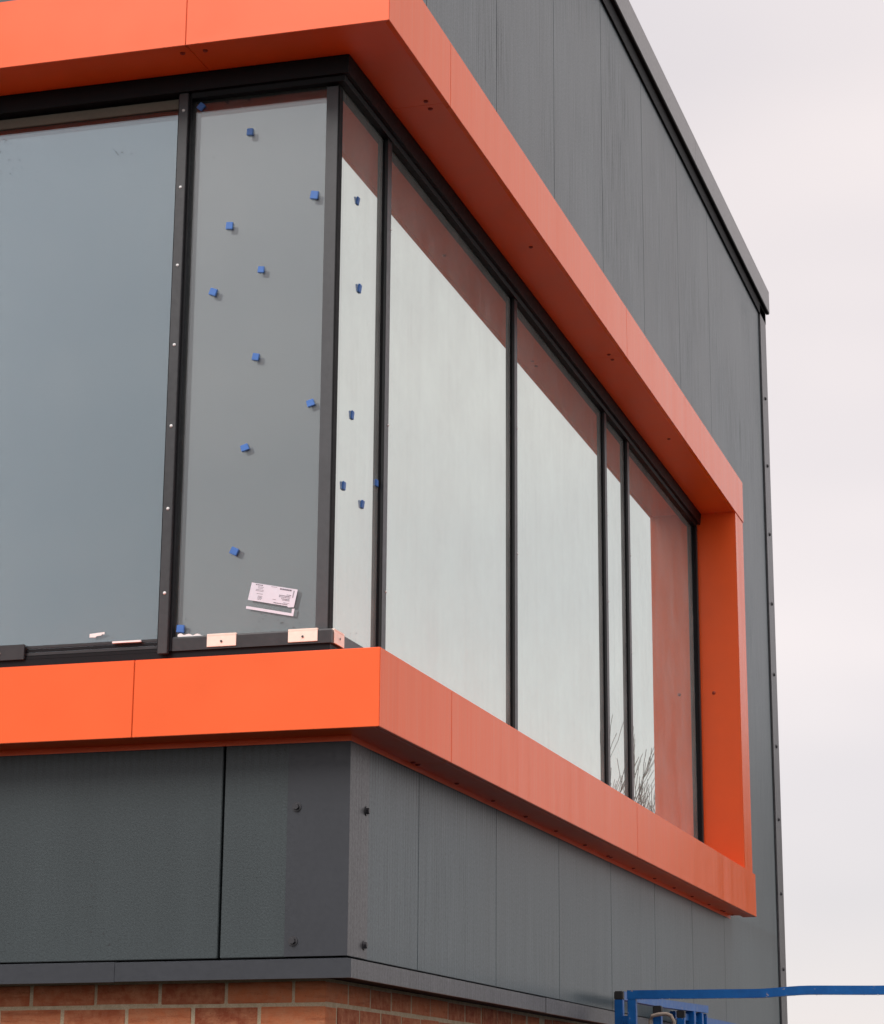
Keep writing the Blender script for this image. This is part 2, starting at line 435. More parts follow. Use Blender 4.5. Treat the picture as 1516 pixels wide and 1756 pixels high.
# corner trim on the near corner with its bolts
ct = MB().prism([(-0.205, -0.003, 0.011), (0.003, -0.003, 0.011), (0.003, 0.187, 0.011), (0.0005, 0.187, 0.011), (0.0005, -0.0005, 0.011), (-0.205, -0.0005, 0.011)],
                [(-0.205, -0.003, 0.72), (0.003, -0.003, 0.72), (0.003, 0.187, 0.72), (0.0005, 0.187, 0.72), (0.0005, -0.0005, 0.72), (-0.205, -0.0005, 0.72)])
ct = ct.build('corner_trim', 'trim', B)
ct.data.materials.append(M['trim_right'])
for pf in ct.data.polygons:
    if abs(pf.normal.x) > 0.7: pf.material_index = 1
def bolt(parent, c, n, r=0.0125, h=0.012, mat='bolt', name='bolt', washer=True):
    m = MB()
    c = Vector(c); nv = Vector(n)
    if washer: m.tube([c, c+nv*0.003], r*1.25, 12)
    aa = nv.orthogonal().normalized()
    m.tube([c+nv*0.002, c+nv*h], [r*0.85, r*0.75], 6)
    return m.build(name, mat, parent)
for x, z in ((-0.174, 0.475), (-0.176, 0.058)): bolt(ct, (x, -0.003, z), (0, -1, 0))
for y, z in ((0.157, 0.475), (0.155, 0.052)): bolt(ct, (0.003, y, z), (1, 0, 0))
# far vertical trim at the end of the side wall
ft = MB().prism([(0.0005, 8.775, 0.0), (0.012, 8.775, 0.0), (0.012, YW, 0.0), (-0.14, YW, 0.0), (-0.14, YW-0.012, 0.0), (0.0005, YW-0.012, 0.0)],
                [(0.0005, 8.775, 5.16), (0.012, 8.775, 5.16), (0.012, YW, 5.16), (-0.14, YW, 5.16), (-0.14, YW-0.012, 5.16), (0.0005, YW-0.012, 5.16)]).build('end_trim', 'trim_right', B)
MB().box(0.0004, 0.002, 8.762, 8.776, 0.0, 5.16).build('shadow_gap', 'shadow', B)
bl = MB().dome((0, 0, 0), (1, 0, 0), 0.014, 0.012).mesh('bolt', 'bolt')
for k in range(10):
    o = link('bolt', bl, ft); o.location = (0.012, 8.885, 0.008+0.4975*k)
# drip flashing under the panels
hf, zfb = 0.0227, -0.0574
prof = [(0.002, 0.004), (hf, 0.0), (hf, zfb), (hf-0.012, zfb), (hf-0.014, zfb+0.006), (-BS, zfb+0.012), (-BS, 0.006)]
ff = fprof(prof, -0.775, 0, False, True).build('drip_flashing', 'trim', B)
prof2 = [(o+0.0018 if o > 0 else o, z+(0.001 if z >= 0 else -0.0012)) for o, z in prof]
fprof(prof2, XL, -0.765).build('drip_flashing', 'trim', B)
rprof(prof, 0, 2.42, True).build('drip_flashing', 'trim_right', B)
rprof(prof2, 2.41, 5.4).build('drip_flashing', 'trim_right', B)
rprof(prof, 5.39, YW).build('drip_flashing', 'trim_right', B)
# coping
cp = 0.036
for nm, yy in (('coping', None),):
    pr = [(cp, 5.185), (cp, 5.35), (-0.30, 5.36), (-0.30, 5.30), (0.0, 5.30), (0.0, 5.185)]
    fprof(pr, XL, 0, False, True).build('coping', 'coping', B)
    rprof(pr, 0, 3.2, True).build('coping', 'coping', B)
    rprof(pr, 3.203, 6.2).build('coping', 'coping', B)
    rprof(pr, 6.203, YW+0.05).build('coping', 'coping', B)
rprof([(0.004, 5.09), (0.012, 5.09), (0.012, 5.19), (0.004, 5.19)], 0.0, YW+0.014).build('closure_strip', 'shadow', B)
rprof([(0.012, 5.176), (cp-0.004, 5.176), (cp-0.004, 5.184), (0.012, 5.184)], 0.0, YW+0.045).build('closure_strip', 'shadow', B)
MB().box(XL, -0.30, 0.30, YW, 5.21, 5.26).build('roof', 'trim', B)

# brick base
wall = MB().box(XL, -BS-0.0016, BS+0.0016, YW-0.12, GROUND-0.05, -0.048).build('brick_wall', 'mortar', B)
bk = MB().box(-0.1075, 0.1075, -0.05125, 0.05125, -0.0325, 0.0325)
bme = bk.mesh('brick', 'brick', 0.002)
bh = MB().box(-0.05125, 0.05125, -0.05125, 0.05125, -0.0325, 0.0325).mesh('brick', 'brick', 0.002)
rest = MB()
def put_brick(cx, cy, cz, along_y, row):
    far = row > 3 or cy > 4.3 or cx < -2.6
    j = [random.uniform(-0.0015, 0.0015) for _ in range(3)]
    if far:
        lx, ly = (0.05125, 0.1075) if along_y else (0.1075, 0.05125)
        rest.box(cx-lx+j[0], cx+lx+j[0], cy-ly+j[0], cy+ly+j[0], cz-0.0325+j[1], cz+0.0325+j[1]); return
    o = link('brick', bme, wall)
    o.location = (cx+j[0], cy+j[1], cz+j[2]); o.rotation_euler = (0, random.uniform(-0.004, 0.004), (math.pi/2 if along_y else 0)+random.uniform(-0.004, 0.004))
for row in range(27):
    cz = -0.129+0.0375-0.075*row
    if row % 2 == 0:      # corner brick runs down the side wall
        y = BS+0.1075; x = -BS-0.1125-0.1075
        put_brick(-BS-0.05125, y, cz, True, row)
    else:
        x = -BS-0.1075; y = BS+0.1125+0.1075
        put_brick(x, BS+0.05125, cz, False, row); x -= 0.225
        y -= 0.225
    while x > XL+0.12: put_brick(x, BS+0.05125, cz, False, row); x -= 0.225
    y += 0.225
    while y < YW-0.25: put_brick(-BS-0.05125, y, cz, True, row); y += 0.225
ro = rest.build('brick_rows', 'brick', wall); ro['kind'] = 'stuff'

# ------------------------------------------------------------------ orange window surround
S = MB().prism([(o, -o, z) for o, z in [(-0.12, 0.72), (e-0.006, 0.72), (e-0.006, 0.93), (-0.12, 0.945)]],
               [(XL, -o, z) for o, z in [(-0.12, 0.72), (e-0.006, 0.72), (e-0.006, 0.93), (-0.12, 0.945)]])
S.prism([(o, -o, z) for o, z in [(-0.12, 0.72), (e-0.006, 0.72), (e-0.006, 0.93), (-0.12, 0.945)]],
        [(o, 6.97, z) for o, z in [(-0.12, 0.72), (e-0.006, 0.72), (e-0.006, 0.93), (-0.12, 0.945)]])
S = S.build('window_surround', 'orange', B)
lowf = [(e-0.02, zLb), (e, zLb), (e, zLt), (e-0.06, zLt+0.004), (e-0.06, zLt-0.01), (e-0.004, zLt-0.012), (e-0.004, zLb+0.004), (e-0.02, zLb+0.004)]
lows = [(0.0036, zLb+0.001), (e-0.0202, zLb+0.001), (e-0.0202, zLb+0.006), (0.0036, zLb+0.006)]
lip = [(0.0036, zLb-0.018), (0.0054, zLb-0.018), (0.0054, zLb+0.0008), (0.0036, zLb+0.0008)]
upf = [(e-0.02, zUb), (e, zUb), (e, zUt), (-0.01, zUt+0.008), (-0.01, zUt), (e-0.004, zUt-0.008), (e-0.004, zUb+0.005), (e-0.02, zUb+0.005)]
ups = [(-0.075, zUb+0.002), (e-0.0202, zUb+0.002), (e-0.0202, zUb+0.007), (-0.075, zUb+0.007)]
J = 0.0012
BV = 0.0012
fprof(lowf, -0.6865+J, 0, False, True).build('fascia_panel', 'orange', S, 0.0014)
fprof(lowf, -3.69+J, -0.6865-J).build('fascia_panel', 'orange', S, 0.0014)
fprof(lowf, XL, -3.69-J).build('fascia_panel', 'orange', S, 0.0014)
fprof(upf, -0.5948+J, 0, False, True).build('fascia_panel', 'orange', S, 0.0014)
fprof(upf, -3.60+J, -0.5948-J).build('fascia_panel', 'orange', S, 0.0014)
fprof(upf, XL, -3.60-J).build('fascia_panel', 'orange', S, 0.0014)
for pr, js in ((lowf, [0.6450, 3.676, 7.043]), (upf, [0.585, 3.609, 6.975])):
    prev = None
    for j in js:
        rprof(pr, (prev or 0)+J, j-J, prev is None).build('fascia_panel', 'orange_wet', S, 0.0014); prev = j
for pr, nm, jf, jr in ((lows, 'underside_panel', [-0.6865, -3.69, XL], [0.6450, 3.676, 6.92]), (ups, 'soffit_panel', [-0.5948, -3.6, XL], [0.552, 3.58, 6.70])):
    prev = None
    for j in jf:
        fprof(pr, j+J, (prev or 0)-J, False, prev is None).build(nm, 'orange', S); prev = j
    prev = None
    for j in jr:
        rprof(pr, (prev or 0)+J, j-J, prev is None).build(nm, 'orange', S); prev = j
rprof([(0.06, zLb+0.0012), (e-0.0204, zLb+0.0012), (e-0.0204, zLb+0.006), (0.06, zLb+0.006)], 6.92, 7.03).build('underside_panel', 'orange', S)
MB().box(0.06, e-0.004, 7.032, 7.04, zLb, zLt-0.012).build('end_cap', 'orange', S)
fprof(lip, XL, 0, False, True).build('drip_lip', 'orange', S)
rprof(lip, 0, 6.93, True).build('drip_lip', 'orange', S)
# upper backing between fascia and wall
MB().prism([(o, -o, z) for o, z in [(-0.07, 3.11), (e-0.005, 3.11), (e-0.005, 3.34), (-0.02, 3.345)]], [(XL, -o, z) for o, z in [(-0.07, 3.11), (e-0.005, 3.11), (e-0.005, 3.34), (-0.02, 3.345)]]).prism(
    [(o, -o, z) for o, z in [(-0.07, 3.11), (e-0.005, 3.11), (e-0.005, 3.34), (-0.02, 3.345)]], [(o, 6.95, z) for o, z in [(-0.07, 3.11), (e-0.005, 3.11), (e-0.005, 3.34), (-0.02, 3.345)]]).build('soffit_carcass', 'orange', S)
# right-hand jamb: reveal and narrow face
MB().prism([(-0.13, 6.695, 0.93), (e-0.006, 6.695, 0.93), (e-0.006, 6.963, 0.93), (-0.13, 6.963, 0.93)],
           [(-0.13, 6.695, zUb+0.003), (e-0.006, 6.695, zUb+0.003), (e-0.006, 6.963, zUb+0.003), (-0.13, 6.963, zUb+0.003)]).build('jamb_panel', 'orange', S)
MB().box(e-0.0055, e-0.004, 6.696, 6.965, 0.9385, zUb+0.002).build('jamb_face', 'orange_wet', S)
# screws under the band and soffit
sc = MB().dome((0, 0, 0), (0, 0, -1), 0.0095, 0.006).mesh('screw', 'red_screw')
for x, y in [(0.05, 0.60), (0.05, 0.655), (0.05, 1.13), (0.05, 1.62), (0.05, 2.11), (0.05, 2.61), (0.05, 3.14), (0.05, 3.60), (0.05, 3.655), (0.05, 4.15), (0.05, 4.65), (0.05, 5.15), (0.05, 5.65), (0.05, 6.15), (0.05, 6.55), (0.025, 6.6), (0.03, 6.86)]:
    o = link('screw', sc, S); o.location = (x-0.03 if x > 0.03 else x, y, zLb+0.0006)
for x, y in [(0.069, 0.518), (0.066, 0.585), (0.066, 2.044), (0.06, 5.043), (0.066, 3.54), (0.066, 3.62), (-0.546, -0.083), (-0.63, -0.083)]:
    o = link('screw', sc, S); o.location = (x, y, zUb+0.0016)
sc2 = MB().dome((0, 0, 0), (0, -1, 0), 0.011, 0.007).mesh('screw', 'red_screw')
for x, z in ((-0.02, 1.99), (0.03, 0.99)):
    o = link('screw', sc2, S); o.location = (x, 6.695, z)

# ------------------------------------------------------------------ corner window
G = 0.125            # glass line behind the panel face
win = MB()
win.prism([(o, -o, z) for o, z in [(-0.2, 3.03), (-0.078, 3.03), (-0.072, 3.094), (-0.2, 3.094)]], [(XL, -o, z) for o, z in [(-0.2, 3.03), (-0.078, 3.03), (-0.072, 3.094), (-0.2, 3.094)]])
win.prism([(o, -o, z) for o, z in [(-0.2, 3.03), (-0.078, 3.03), (-0.072, 3.094), (-0.2, 3.094)]], [(o, 6.694, z) for o, z in [(-0.2, 3.03), (-0.078, 3.03), (-0.072, 3.094), (-0.2, 3.094)]])
win = win.build('corner_window', 'black', B, 0)
# stepped glazing bead under the head
fprof([(-0.124, 3.010), (-0.098, 3.010), (-0.094, 3.029), (-0.124, 3.029)], -0.668, 0, False, True).build('head_bead', 'black', win)
rprof([(-0.124, 3.010), (-0.098, 3.010), (-0.094, 3.029), (-0.124, 3.029)], 0, 6.64, True).build('head_bead', 'black', win)
# sill members
fprof([(-0.2, 0.95), (-0.116, 0.95), (-0.116, 1.022), (-0.2, 1.022)], XL, 0, False, True).build('sill_frame', 'black', win)
rprof([(-0.2, 0.95), (-0.116, 0.95), (-0.116, 1.022), (-0.2, 1.022)], 0, 6.64, True).build('sill_frame', 'black', win)
fprof([(-0.2, 1.0225), (-0.108, 1.0225), (-0.108, 1.064), (-0.112, 1.070), (-0.2, 1.070)], -0.668, 0, False, True).build('sill_bead', 'plate', win)
rprof([(-0.2, 1.0225), (-0.108, 1.0225), (-0.108, 1.064), (-0.112, 1.070), (-0.2, 1.070)], 0, 0.575, True).build('sill_bead', 'plate', win)
for i, (z0, z1, yy) in enumerate(((1.0225, 1.034, 0.118), (1.036, 1.046, 0.121), (1.048, 1.058, 0.1235), (1.060, 1.070, 0.122))):
    MB().box(-2.28, -0.722, yy, 0.2, z0, z1).build('glazing_rail', 'plate' if i % 2 else 'black', win, 0.0008)
MB().box(-1.75, -1.205, 0.106, 0.1175, 1.022, 1.074).build('sill_bead', 'plate', win, 0.001)
bolt(win, (-1.297, 0.106, 1.046), (0, -1, 0), 0.006, 0.004, 'steel', 'screw', False)
MB().box(-0.885, -0.782, 0.110, 0.1175, 1.061, 1.067).build('setting_block', 'putty', win)
# front mullions
for cx in (-0.694, -2.30):
    MB().box(cx-0.026, cx+0.026, 0.104, 0.20, 1.022, 3.028).build('mullion', 'black', win)
    MB().box(cx-0.017, cx+0.017, 0.088, 0.105, 1.012, 3.0295).build('pressure_plate', 'plate_front', win, 0.0015)
    ss = MB().dome((0, 0, 0), (0, -1, 0), 0.0058, 0.004).mesh('screw', 'steel')
    for k in range(7):
        o = link('screw', ss, win); o.location = (cx+0.001, 0.088, 1.217+0.2908*k)
# side mullions
ssr = MB().dome((0, 0, 0), (1, 0, 0), 0.005, 0.004).mesh('screw', 'steel')
for cy in (0.645, 2.443, 4.213, 4.758):
    MB().box(-0.2, -0.116, cy-0.031, cy+0.021, 0.95, 3.028).build('mullion', 'black', win)
    MB().box(-0.117, -0.105, cy-0.030, cy+0.020, 0.95, 3.0295).build('pressure_plate', 'plate', win, 0.002)
    for zz in (1.21, 2.085, 2.66):
        o = link('screw', ssr, win); o.location = (-0.105, cy+0.013, zz+random.uniform(-0.3, 0.1))
MB().box(-0.2, -0.104, 6.638, 6.694, 0.95, 3.029).build('side_frame', 'black', win, 0.002)
MB().box(-0.105, -0.096, 6.655, 6.685, 0.95, 3.0292).build('pressure_plate', 'plate', win, 0.002)
# corner post behind the glass joint
MB().box(-0.170, -0.1275, 0.1215, 0.20, 1.07, 3.005).build('corner_bead', 'post', win, 0.001)
MB().box(-0.1280, -0.1222, 0.1222, 0.16, 1.0701, 3.005).build('corner_seal', 'shadow', win, 0.001)
# panes, each an outer sheet and a rear sheet
def pane_f(x0, x1, rear, label=None):
    o = MB().box(x0, x1, G, G+0.006, 1.03, 3.028).build('pane', 'pane_spandrel' if rear == 'spandrel' else 'pane_front', win)
    if label: o['label'] = label
    MB().box(x0-0.001, x1+0.001, G+0.022, G+0.028, 1.03, 3.027).build('rear_pane', rear, win)
def pane_r(y0, y1, rear, label=None):
    o = MB().box(-G-0.006, -G, y0, y1, 0.96, 3.028).build('pane', 'pane_right', win)
    if label: o['label'] = label
    MB().box(-G-0.028, -G-0.022, y0-0.001, y1+0.001, 0.96, 3.027).build('rear_pane', rear, win)
pane_f(-0.669, -0.169, 'spandrel',  'opaque grey glass pane dotted with blue packers')
pane_f(-2.275, -0.7195, 'rear')
pane_f(XL, -2.325, 'rear')
pane_r(0.1285, 0.616, 'rear_right')
for y0, y1 in ((0.664, 2.414), (2.462, 4.184), (4.232, 4.729), (4.777, 6.640)):
    pane_r(y0, y1, 'rear_right')
# tan strip standing in for the soffit's reflection atop the large front pane
MB().box(-2.27, -0.7205, 0.1175, 0.1245, 2.986, 3.0215).build('head_reflection_strip', 'tan', win)
# cream pressure clips with screws
for x0, x1 in ((-0.543, -0.440), (-0.258, -0.156)):
    MB().box(x0, x1, 0.1045, 0.1078, 1.029, 1.066).box(x0, x1, 0.1045, 0.118, 1.066, 1.0725).build('glazing_clip', 'cream', win, 0.0008)
    bolt(win, ((x0+x1)/2, 0.1045, 1.046), (0, -1, 0), 0.0052, 0.003, 'bolt', 'screw', False)
MB().box(-0.1078, -0.1045, 0.128, 0.226, 1.024, 1.066).box(-0.118, -0.1045, 0.128, 0.226, 1.066, 1.0725).build('glazing_clip', 'cream', win, 0.0008)
bolt(win, (-0.1045, 0.178, 1.046), (1, 0, 0), 0.0052, 0.003, 'bolt', 'screw', False)

# ------------------------------------------------------------------ loose things stuck to the glass
pk = MB().box(-0.0125, 0.0125, -0.0055, 0.0055, -0.0125, 0.0125).mesh('glass_packer', 'packer', 0.0012)
fpk = [(-0.641, 2.985, 40, 'blue packer in the dark strip at top left of the grey pane'),
       (-0.452, 2.866, 2, 'topmost blue packer on the pale part of the grey pane'),
       (-0.207, 2.602, 10, 'upper of two blue packers near the right edge of the grey pane'),
       (-0.518, 2.521, 5, 'blue packer just below and left of the upper right one on the grey pane'),
       (-0.396, 2.347, 6, 'blue packer in the upper middle of the grey pane, fifth from its top'),
       (-0.570, 2.281, 20, 'blue packer near the left edge halfway up the grey pane, sixth from its top'),
       (-0.406, 2.031, 12, 'blue packer in the centre of the grey pane, seventh from its top'),
       (-0.204, 1.850, -16, 'lower of two blue packers near the right edge of the grey pane'),
       (-0.436, 1.711, -18, 'tilted blue packer below the centre of the grey pane, ninth from its top'),
       (-0.462, 1.353, 25, 'blue packer just above the paper sticker on the grey pane'),
       (-0.645, 1.099, 4, 'lowest blue packer at the bottom left corner of the grey pane, above the white putty')]
GP = 'blue packers stuck on the corner glass'
for x, z, a, lb in fpk:
    o = link('glass_packer', pk); o.location = (x, G-0.0056, z); o.rotation_euler = (0, R(a), 0)
    o.scale = (random.uniform(0.86, 1.12), random.uniform(0.6, 0.85), random.uniform(0.88, 1.18)); o.location.y = G-0.0055*o.scale.y-0.0001
    tag(o, lb, 'packer', GP)
rpk = [(0.334, 2.655, 10, 'highest blue packer on the narrow bright pane beside the corner'),
       (0.368, 2.338, 8, 'second highest blue packer on the narrow bright pane beside the corner'),
       (0.316, 1.858, 5, 'middle blue packer on the narrow bright pane beside the corner'),
       (0.240, 1.586, 5, 'leftmost blue packer low on the narrow bright pane beside the corner'),
       (0.436, 1.571, 8, 'lowest blue packer on the narrow bright pane beside the corner'),
       (0.592, 1.689, 0, 'blue packer against the first black mullion right of the corner')]
for y, z, a, lb in rpk:
    o = link('glass_packer', pk); o.scale = (random.uniform(0.8, 1.0), random.uniform(0.5, 0.7), random.uniform(0.95, 1.2)); o.location = (-G+0.0055*o.scale.y+0.0001, y, z); o.rotation_euler = (R(a), 0, math.pi/2)
    tag(o, lb, 'packer', GP)
# paper sticker: a sheet and a torn-off L strip below, with faint upside-down print
st = empty('paper_sticker', (-0.32, G-0.001, 1.18))
tag(st, 'tilted white printed paper sticker with torn L shaped strip on grey pane', 'sticker')
def q(u, v):      # sticker plane: u along the top edge, v downwards, in metres
    t = R(-12.0); ox, oz = -0.3975, 1.2435
    vx = Vector((math.cos(t), 0, math.sin(t))); vz = Vector((-math.sin(R(-12.0))*-1.0, 0, -math.cos(R(-12.0))))
    return Vector((ox, 0, oz))+vx*u+Vector((-0.21, 0, -0.977))*v
def sheet(pts, y0, y1): return MB().prism([(q(u, v).x, y0, q(u, v).z) for u, v in pts], [(q(u, v).x, y1, q(u, v).z) for u, v in pts])
sheet([(0, 0), (0.166, 0), (0.166, 0.060), (0.146, 0.0635), (0.142, 0.060), (0, 0.060)], G-0.0003, G-0.0006).build('sheet', 'paper', st)
sheet([(0.000, 0.081), (0.163, 0.081), (0.161, 0.066), (0.170, 0.064), (0.171, 0.090), (0.000, 0.090)], G-0.0003, G-0.0006).build('torn_strip', 'paper', st)
pr = MB()
def mark(u, v, w, h):
    p = [(u, v), (u+w, v), (u+w, v+h), (u, v+h)]
    pr.prism([(q(*c).x, G-0.0007, q(*c).z) for c in p], [(q(*c).x, G-0.0009, q(*c).z) for c in p])
def line(u, v, w, h):
    uu = u
    while uu < u+w:
        ww = random.uniform(0.0015, 0.005); mark(uu, v, min(ww, u+w-uu), h); uu += ww+random.uniform(0.0006, 0.0014)
for v, u, w, h in ((0.003, 0.016, 0.026, 0.0032), (0.010, 0.026, 0.020, 0.0014), (0.0145, 0.026, 0.018, 0.0014), (0.020, 0.020, 0.028, 0.0014), (0.024, 0.020, 0.028, 0.0014),
                   (0.033, 0.026, 0.022, 0.0016), (0.041, 0.032, 0.016, 0.0014), (0.0445, 0.032, 0.016, 0.0014), (0.048, 0.032, 0.016, 0.0014), (0.052, 0.032, 0.014, 0.0014),
                   (0.004, 0.104, 0.042, 0.0052), (0.022, 0.132, 0.016, 0.0022), (0.0265, 0.106, 0.040, 0.0026), (0.0315, 0.106, 0.040, 0.0022), (0.037, 0.116, 0.030, 0.0022),
                   (0.041, 0.120, 0.026, 0.0022), (0.050, 0.126, 0.022, 0.0014), (0.054, 0.092, 0.050, 0.0026), (0.003, 0.072, 0.020, 0.0014), (0.044, 0.086, 0.012, 0.0014)):
    line(u, v, w, h)
for v in (0.006, 0.010, 0.014, 0.018, 0.022, 0.026): mark(0.153, v, 0.0035, 0.0028)
pr.build('print', 'ink', st)
# putty smear and tape scrap
pm = MB(); n = 14
up_ = [(-0.652+0.09*i/n, 1.079+0.007*math.sin(i*1.3)*0.4-0.006*(i/n)**2+random.uniform(-0.001, 0.0015)) for i in range(n+1)]
prof_ = up_+[(x, 1.0702) for x, z in reversed(up_)]
pm.prism([(x, G-0.001, z) for x, z in prof_], [(x, G-0.010, z) for x, z in prof_])
tag(pm.build('putty_smear', 'putty'), 'white putty smear on the sill at bottom left of the grey pane', 'putty')
tp = [(-0.975, 1.100), (-0.975, 1.088), (-0.952, 1.087), (-0.950, 1.091), (-0.932, 1.093), (-0.930, 1.097), (-0.921, 1.096), (-0.921, 1.104)]
tag(MB().prism([(x, G-0.0006, z) for x, z in tp], [(x, G-0.0014, z) for x, z in tp]).build('tape_scrap', 'putty'), 'torn scrap of pale tape low on the large blue grey pane', 'tape')

# ------------------------------------------------------------------ scissor lift with blue guard rails
L = empty('scissor_lift', (1.0, 4.9, GROUND))
tag(L, 'blue scissor lift platform with square tube guard rails parked by the side wall', 'lift')
T = 0.037
zt = 0.068
def bar_path(pts, w, h, name, parent, bev=0.003):
    """square tube through points (centre line of its top face is z); built as one swept section"""
    m = MB(); P = [Vector(p) for p in pts]; vs = []
    for i, p in enumerate(P):
        d = (P[min(i+1, len(P)-1)]-P[max(i-1, 0)]); d.z = 0; d.normalize(); s_ = Vector((-d.y, d.x, 0))
        for a_, b2 in ((-1, 0), (1, 0), (1, -1), (-1, -1)): vs.append(p+s_*a_*w/2+Vector((0, 0, b2*h)))
    fs = [(0, 1, 2, 3), tuple(range((len(P)-1)*4, len(P)*4))[::-1]]
    for i in range(len(P)-1):
        for k in range(4): fs.append((i*4+k, i*4+(k+1) % 4, (i+1)*4+(k+1) % 4, (i+1)*4+k))
    m.add(vs, fs)
    return m.build(name, 'blue', parent, bev if len(P) == 2 else 0)
def post(x, y, z1, z0=-1.05, cap=False, w=T):
    o = MB().box(x-w/2, x+w/2, y-w/2, y+w/2, z0, z1).build('post', 'blue', L, 0.003)
    if cap: MB().box(x-w/2-0.0012, x+w/2+0.0012, y-w/2-0.0012, y+w/2+0.0012, z1-0.003, z1+0.034).build('end_cap', 'cap', o, 0.004)
    return o
YN = 3.2
# near end rail with its bend
xs = [0.19+i*(1.86-0.19)/40 for i in range(41)]
def zr(x):
    t = max(0, min(1, (x-0.74)/(0.98-0.74))); t = t*t*(3-2*t)
    return zt-0.006*(x-0.19)/1.1+0.012*t-0.003*max(0, min(1, (x-1.0)/0.25))
nr = bar_path([(x, YN, zr(x)) for x in xs], T, T, 'top_rail', L)
dm = MB()
for i in range(46):
    x = random.uniform(0.24, 1.8); r_ = random.uniform(0.0012, 0.0028)
    c = Vector((x, YN-random.uniform(0.005, 0.017), zr(x)-T+0.0008)); dm.dome(c, (0, 0, -1), r_, r_*random.uniform(1.0, 1.9), 6)
dw = NB('water_drop'); gb = dw.bsdf((0.75, 0.8, 0.85), 0.05, None, spec=0.8); dwm = dw.done(gb)
d_ = dm.build('water_drops', dwm, nr); d_['kind'] = 'stuff'
post(0.2095, YN, zt-T+0.0005); post(1.84, YN, zt-T)
bar_path([(0.228, YN, -0.42), (1.822, YN, -0.42)], T, T, 'mid_rail', L)
# wall-side rail set
bar_path([(0.118, 3.372, 0.074), (0.118, 4.3, 0.083), (0.118, 5.42, 0.106)], T, T, 'top_rail', L)
post(0.118, 3.353, 0.040, cap=True)
bar_path([(0.118, 3.373, -0.42), (0.118, 5.40, -0.42)], T, T, 'mid_rail', L)
post(0.118, 5.02, 0.062, w=0.045); post(0.118, 5.235, 0.062, w=0.045); post(0.118, 5.40, 0.064, w=0.030)
post(0.160, 3.30, -0.035, w=0.030)
bar_path([(0.10, 4.64, 0.046), (0.10, 7.4, 0.058)], 0.03, T, 'extension_rail', L)
post(0.150, 4.60, 0.012, cap=True); post(0.235, 3.62, -0.012, cap=True)
post(0.10, 7.38, 0.02)
# far side and far end
bar_path([(1.84, YN+0.02, zt-0.004), (1.84, 7.4, zt)], T, T, 'top_rail', L)
bar_path([(1.84, YN+0.02, -0.42), (1.84, 7.4, -0.42)], T, T, 'mid_rail', L)
post(1.84, 5.3, zt-T); post(1.84, 7.38, zt-T)
bar_path([(0.12, 7.4, 0.02), (1.82, 7.4, 0.03)], T, T, 'top_rail', L)
MB().box(0.08, 1.88, 3.16, 7.42, -1.09, -1.05).build('platform_deck', 'deck', L)
MB().box(0.10, 1.86, 3.165, 3.175, -1.05, -0.90).build('toe_board', 'blue', L)
for s_ in (0.35, 1.55):
    for k in range(3):
        z0 = -1.62+0.17*k
        MB().prism([(s_, 3.5, z0), (s_, 3.6, z0), (s_, 7.0, z0+0.15), (s_, 6.9, z0+0.15)], [(s_+0.06, 3.5, z0), (s_+0.06, 3.6, z0), (s_+0.06, 7.0, z0+0.15), (s_+0.06, 6.9, z0+0.15)]).build('scissor_arm', 'darksteel', L)
        MB().prism([(s_+0.07, 3.5, z0+0.15), (s_+0.07, 3.6, z0+0.15), (s_+0.07, 7.0, z0), (s_+0.07, 6.9, z0)], [(s_+0.13, 3.5, z0+0.15), (s_+0.13, 3.6, z0+0.15), (s_+0.13, 7.0, z0), (s_+0.13, 6.9, z0)]).build('scissor_arm', 'darksteel', L)
MB().box(0.22, 1.74, 3.35, 7.15, -1.95, -1.64).build('chassis', 'blue', L, 0.02)
for x in (0.16, 1.80):
    for y in (3.75, 6.75):
        MB().tube([(x-0.08, y, GROUND+0.24), (x+0.08, y, GROUND+0.24)], 0.24, 24).build('wheel', 'rubber', L, 0.0)
# rope tied over the inner post
rp = [(0.205, 3.60, -0.10), (0.206, 3.60, -0.045), (0.215, 3.60, -0.024), (0.245, 3.60, -0.017), (0.28, 3.60, -0.016), (0.302, 3.60, -0.024), (0.315, 3.60, -0.05), (0.318, 3.60, -0.12), (0.30, 3.60, -0.3), (0.24, 3.60, -0.34), (0.21, 3.60, -0.25), (0.205, 3.60, -0.10)]
tag(MB().tube([Vector(v)+Vector((0, -0.012+0.004*math.sin(i*2), 0)) for i, v in enumerate(rp)], 0.0085, 8).build('rope_loop', 'rope', None, 0, True), 'frayed beige rope loop hanging behind the blue rail post', 'rope')

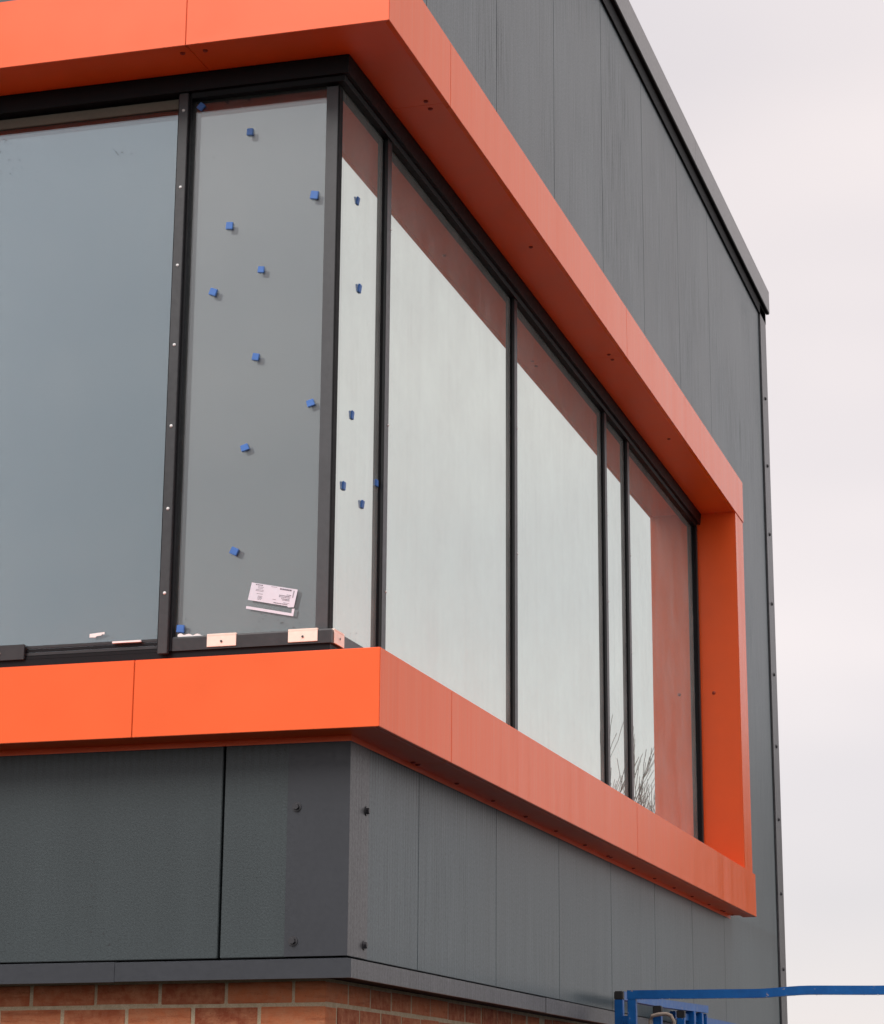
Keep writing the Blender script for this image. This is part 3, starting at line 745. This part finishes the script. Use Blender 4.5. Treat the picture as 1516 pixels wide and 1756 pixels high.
# ------------------------------------------------------------------ bare trees mirrored in the far glass
def tree(x, y, h, seed, spread, label):
    rnd = random.Random(seed)
    t = empty('bare_tree', (x, y, GROUND))
    trunk = MB(); crown = MB()
    def grow(p, d, ln, r, depth, mb):
        n = 4; pts = [p]; rad = [r]
        for i in range(n):
            d = (d+Vector((rnd.gauss(0, 0.10), rnd.gauss(0, 0.10), 0.16+rnd.gauss(0, 0.05)))).normalized()
            d = (d+Vector((-(p.x-x)*0.07, -(p.y-y)*0.07, 0))).normalized()
            p = p+d*ln/n; pts.append(p); rad.append(max(0.0048, r*(1-0.6*(i+1)/n)))
        mb.tube(pts, rad, 6 if depth < 2 else 4, depth < 2)
        if depth >= 4: return
        for k in range((8, 7, 6, 6)[depth]):
            i = rnd.choice((1, 2, 2, 3, 3, 4)) if depth else rnd.choice((1, 2, 3, 4))
            az = rnd.uniform(0, 2*math.pi); tilt = rnd.uniform(0.3, 0.75)*spread
            a_ = d.orthogonal().normalized(); b2 = d.cross(a_)
            nd = (d*math.cos(tilt)+(a_*math.cos(az)+b2*math.sin(az))*math.sin(tilt)).normalized()
            grow(pts[i], nd, ln*rnd.uniform(0.5, 0.72), max(0.0055, rad[i]*0.55), depth+1, crown)
    grow(Vector((x, y, GROUND-0.1)), Vector((0, 0, 1)), h*0.45, 0.10, 0, trunk)
    trunk.build('trunk', 'bark', t, 0, True); crown.build('crown', 'bark', t, 0, True)
    tag(t, label, 'tree', 'bare trees mirrored in the side window')
tree(4.5, 30.0, 7.6, 3, 0.5, 'bare twiggy tree mirrored in the lowest part of the narrow side pane and last pane')
tree(4.0, 30.8, 7.9, 5, 0.5, 'bare twiggy tree mirrored low in the last side pane just beside the reflected jamb')
for i, (x, y, h) in enumerate(((3.1, 30.3, 8.8), (2.6, 31.0, 9.0), (2.1, 30.2, 8.6))):
    tree(x, y, h, 11+i, 0.5, ('bare tree blurred in the lower orange band beside the last window joint', 'bare tree blurred in the middle of the far orange band', 'bare tree blurred in the far end of the orange band')[i])

def shrub(x, y, h, w, seed, label):
    rnd = random.Random(seed)
    t = empty('evergreen_shrub', (x, y, GROUND))
    MB().tube([(x, y, GROUND-0.1), (x+0.03, y, GROUND+h*0.3), (x-0.02, y+0.02, GROUND+h*0.8)], [0.07, 0.05, 0.015], 6).build('trunk', 'bark', t)
    m = MB()
    for i in range(4200):
        zz = rnd.random()**0.8; rr = w*(1-0.55*zz)*(0.35+0.65*rnd.random()**0.5)*(0.8+0.25*math.sin(zz*19+seed))
        az = rnd.uniform(0, 6.283)
        c = Vector((x+rr*math.cos(az), y+rr*math.sin(az), GROUND+0.1+h*zz))
        d = Vector((rnd.gauss(0, 1), rnd.gauss(0, 1), rnd.gauss(0.5, 1))).normalized(); a_ = d.orthogonal().normalized()
        l_ = rnd.uniform(0.05, 0.13)
        m.add([c-a_*l_*0.4, c+d*l_, c+a_*l_*0.4, c-d*l_*0.5], [(0, 1, 2, 3)])
    m.build('crown', 'leaf', t)
    tag(t, label, 'shrub', 'evergreen shrubs mirrored in the far orange band')
k = NB('evergreen_leaf'); n_ = k.noise(sc=3, detail=3)
M['leaf'] = k.done(k.bsdf(k.mix(n_, (0.025, 0.045, 0.018), (0.06, 0.085, 0.035)), 0.6))
for i, (x, h, w, lb) in enumerate(((5.2, 5.7, 0.55, 'evergreen shrub dimly mirrored in the orange band right of its last joint'), (4.6, 6.0, 0.7, 'evergreen shrub dimly mirrored in the orange band below the last pane'),
                                   (3.9, 6.1, 0.75, 'evergreen shrub dimly mirrored in the orange band below the jamb'), (3.25, 6.2, 0.75, 'evergreen shrub dimly mirrored at the very end of the orange band'))):
    shrub(x, 31.4, h, w, 20+i, lb)
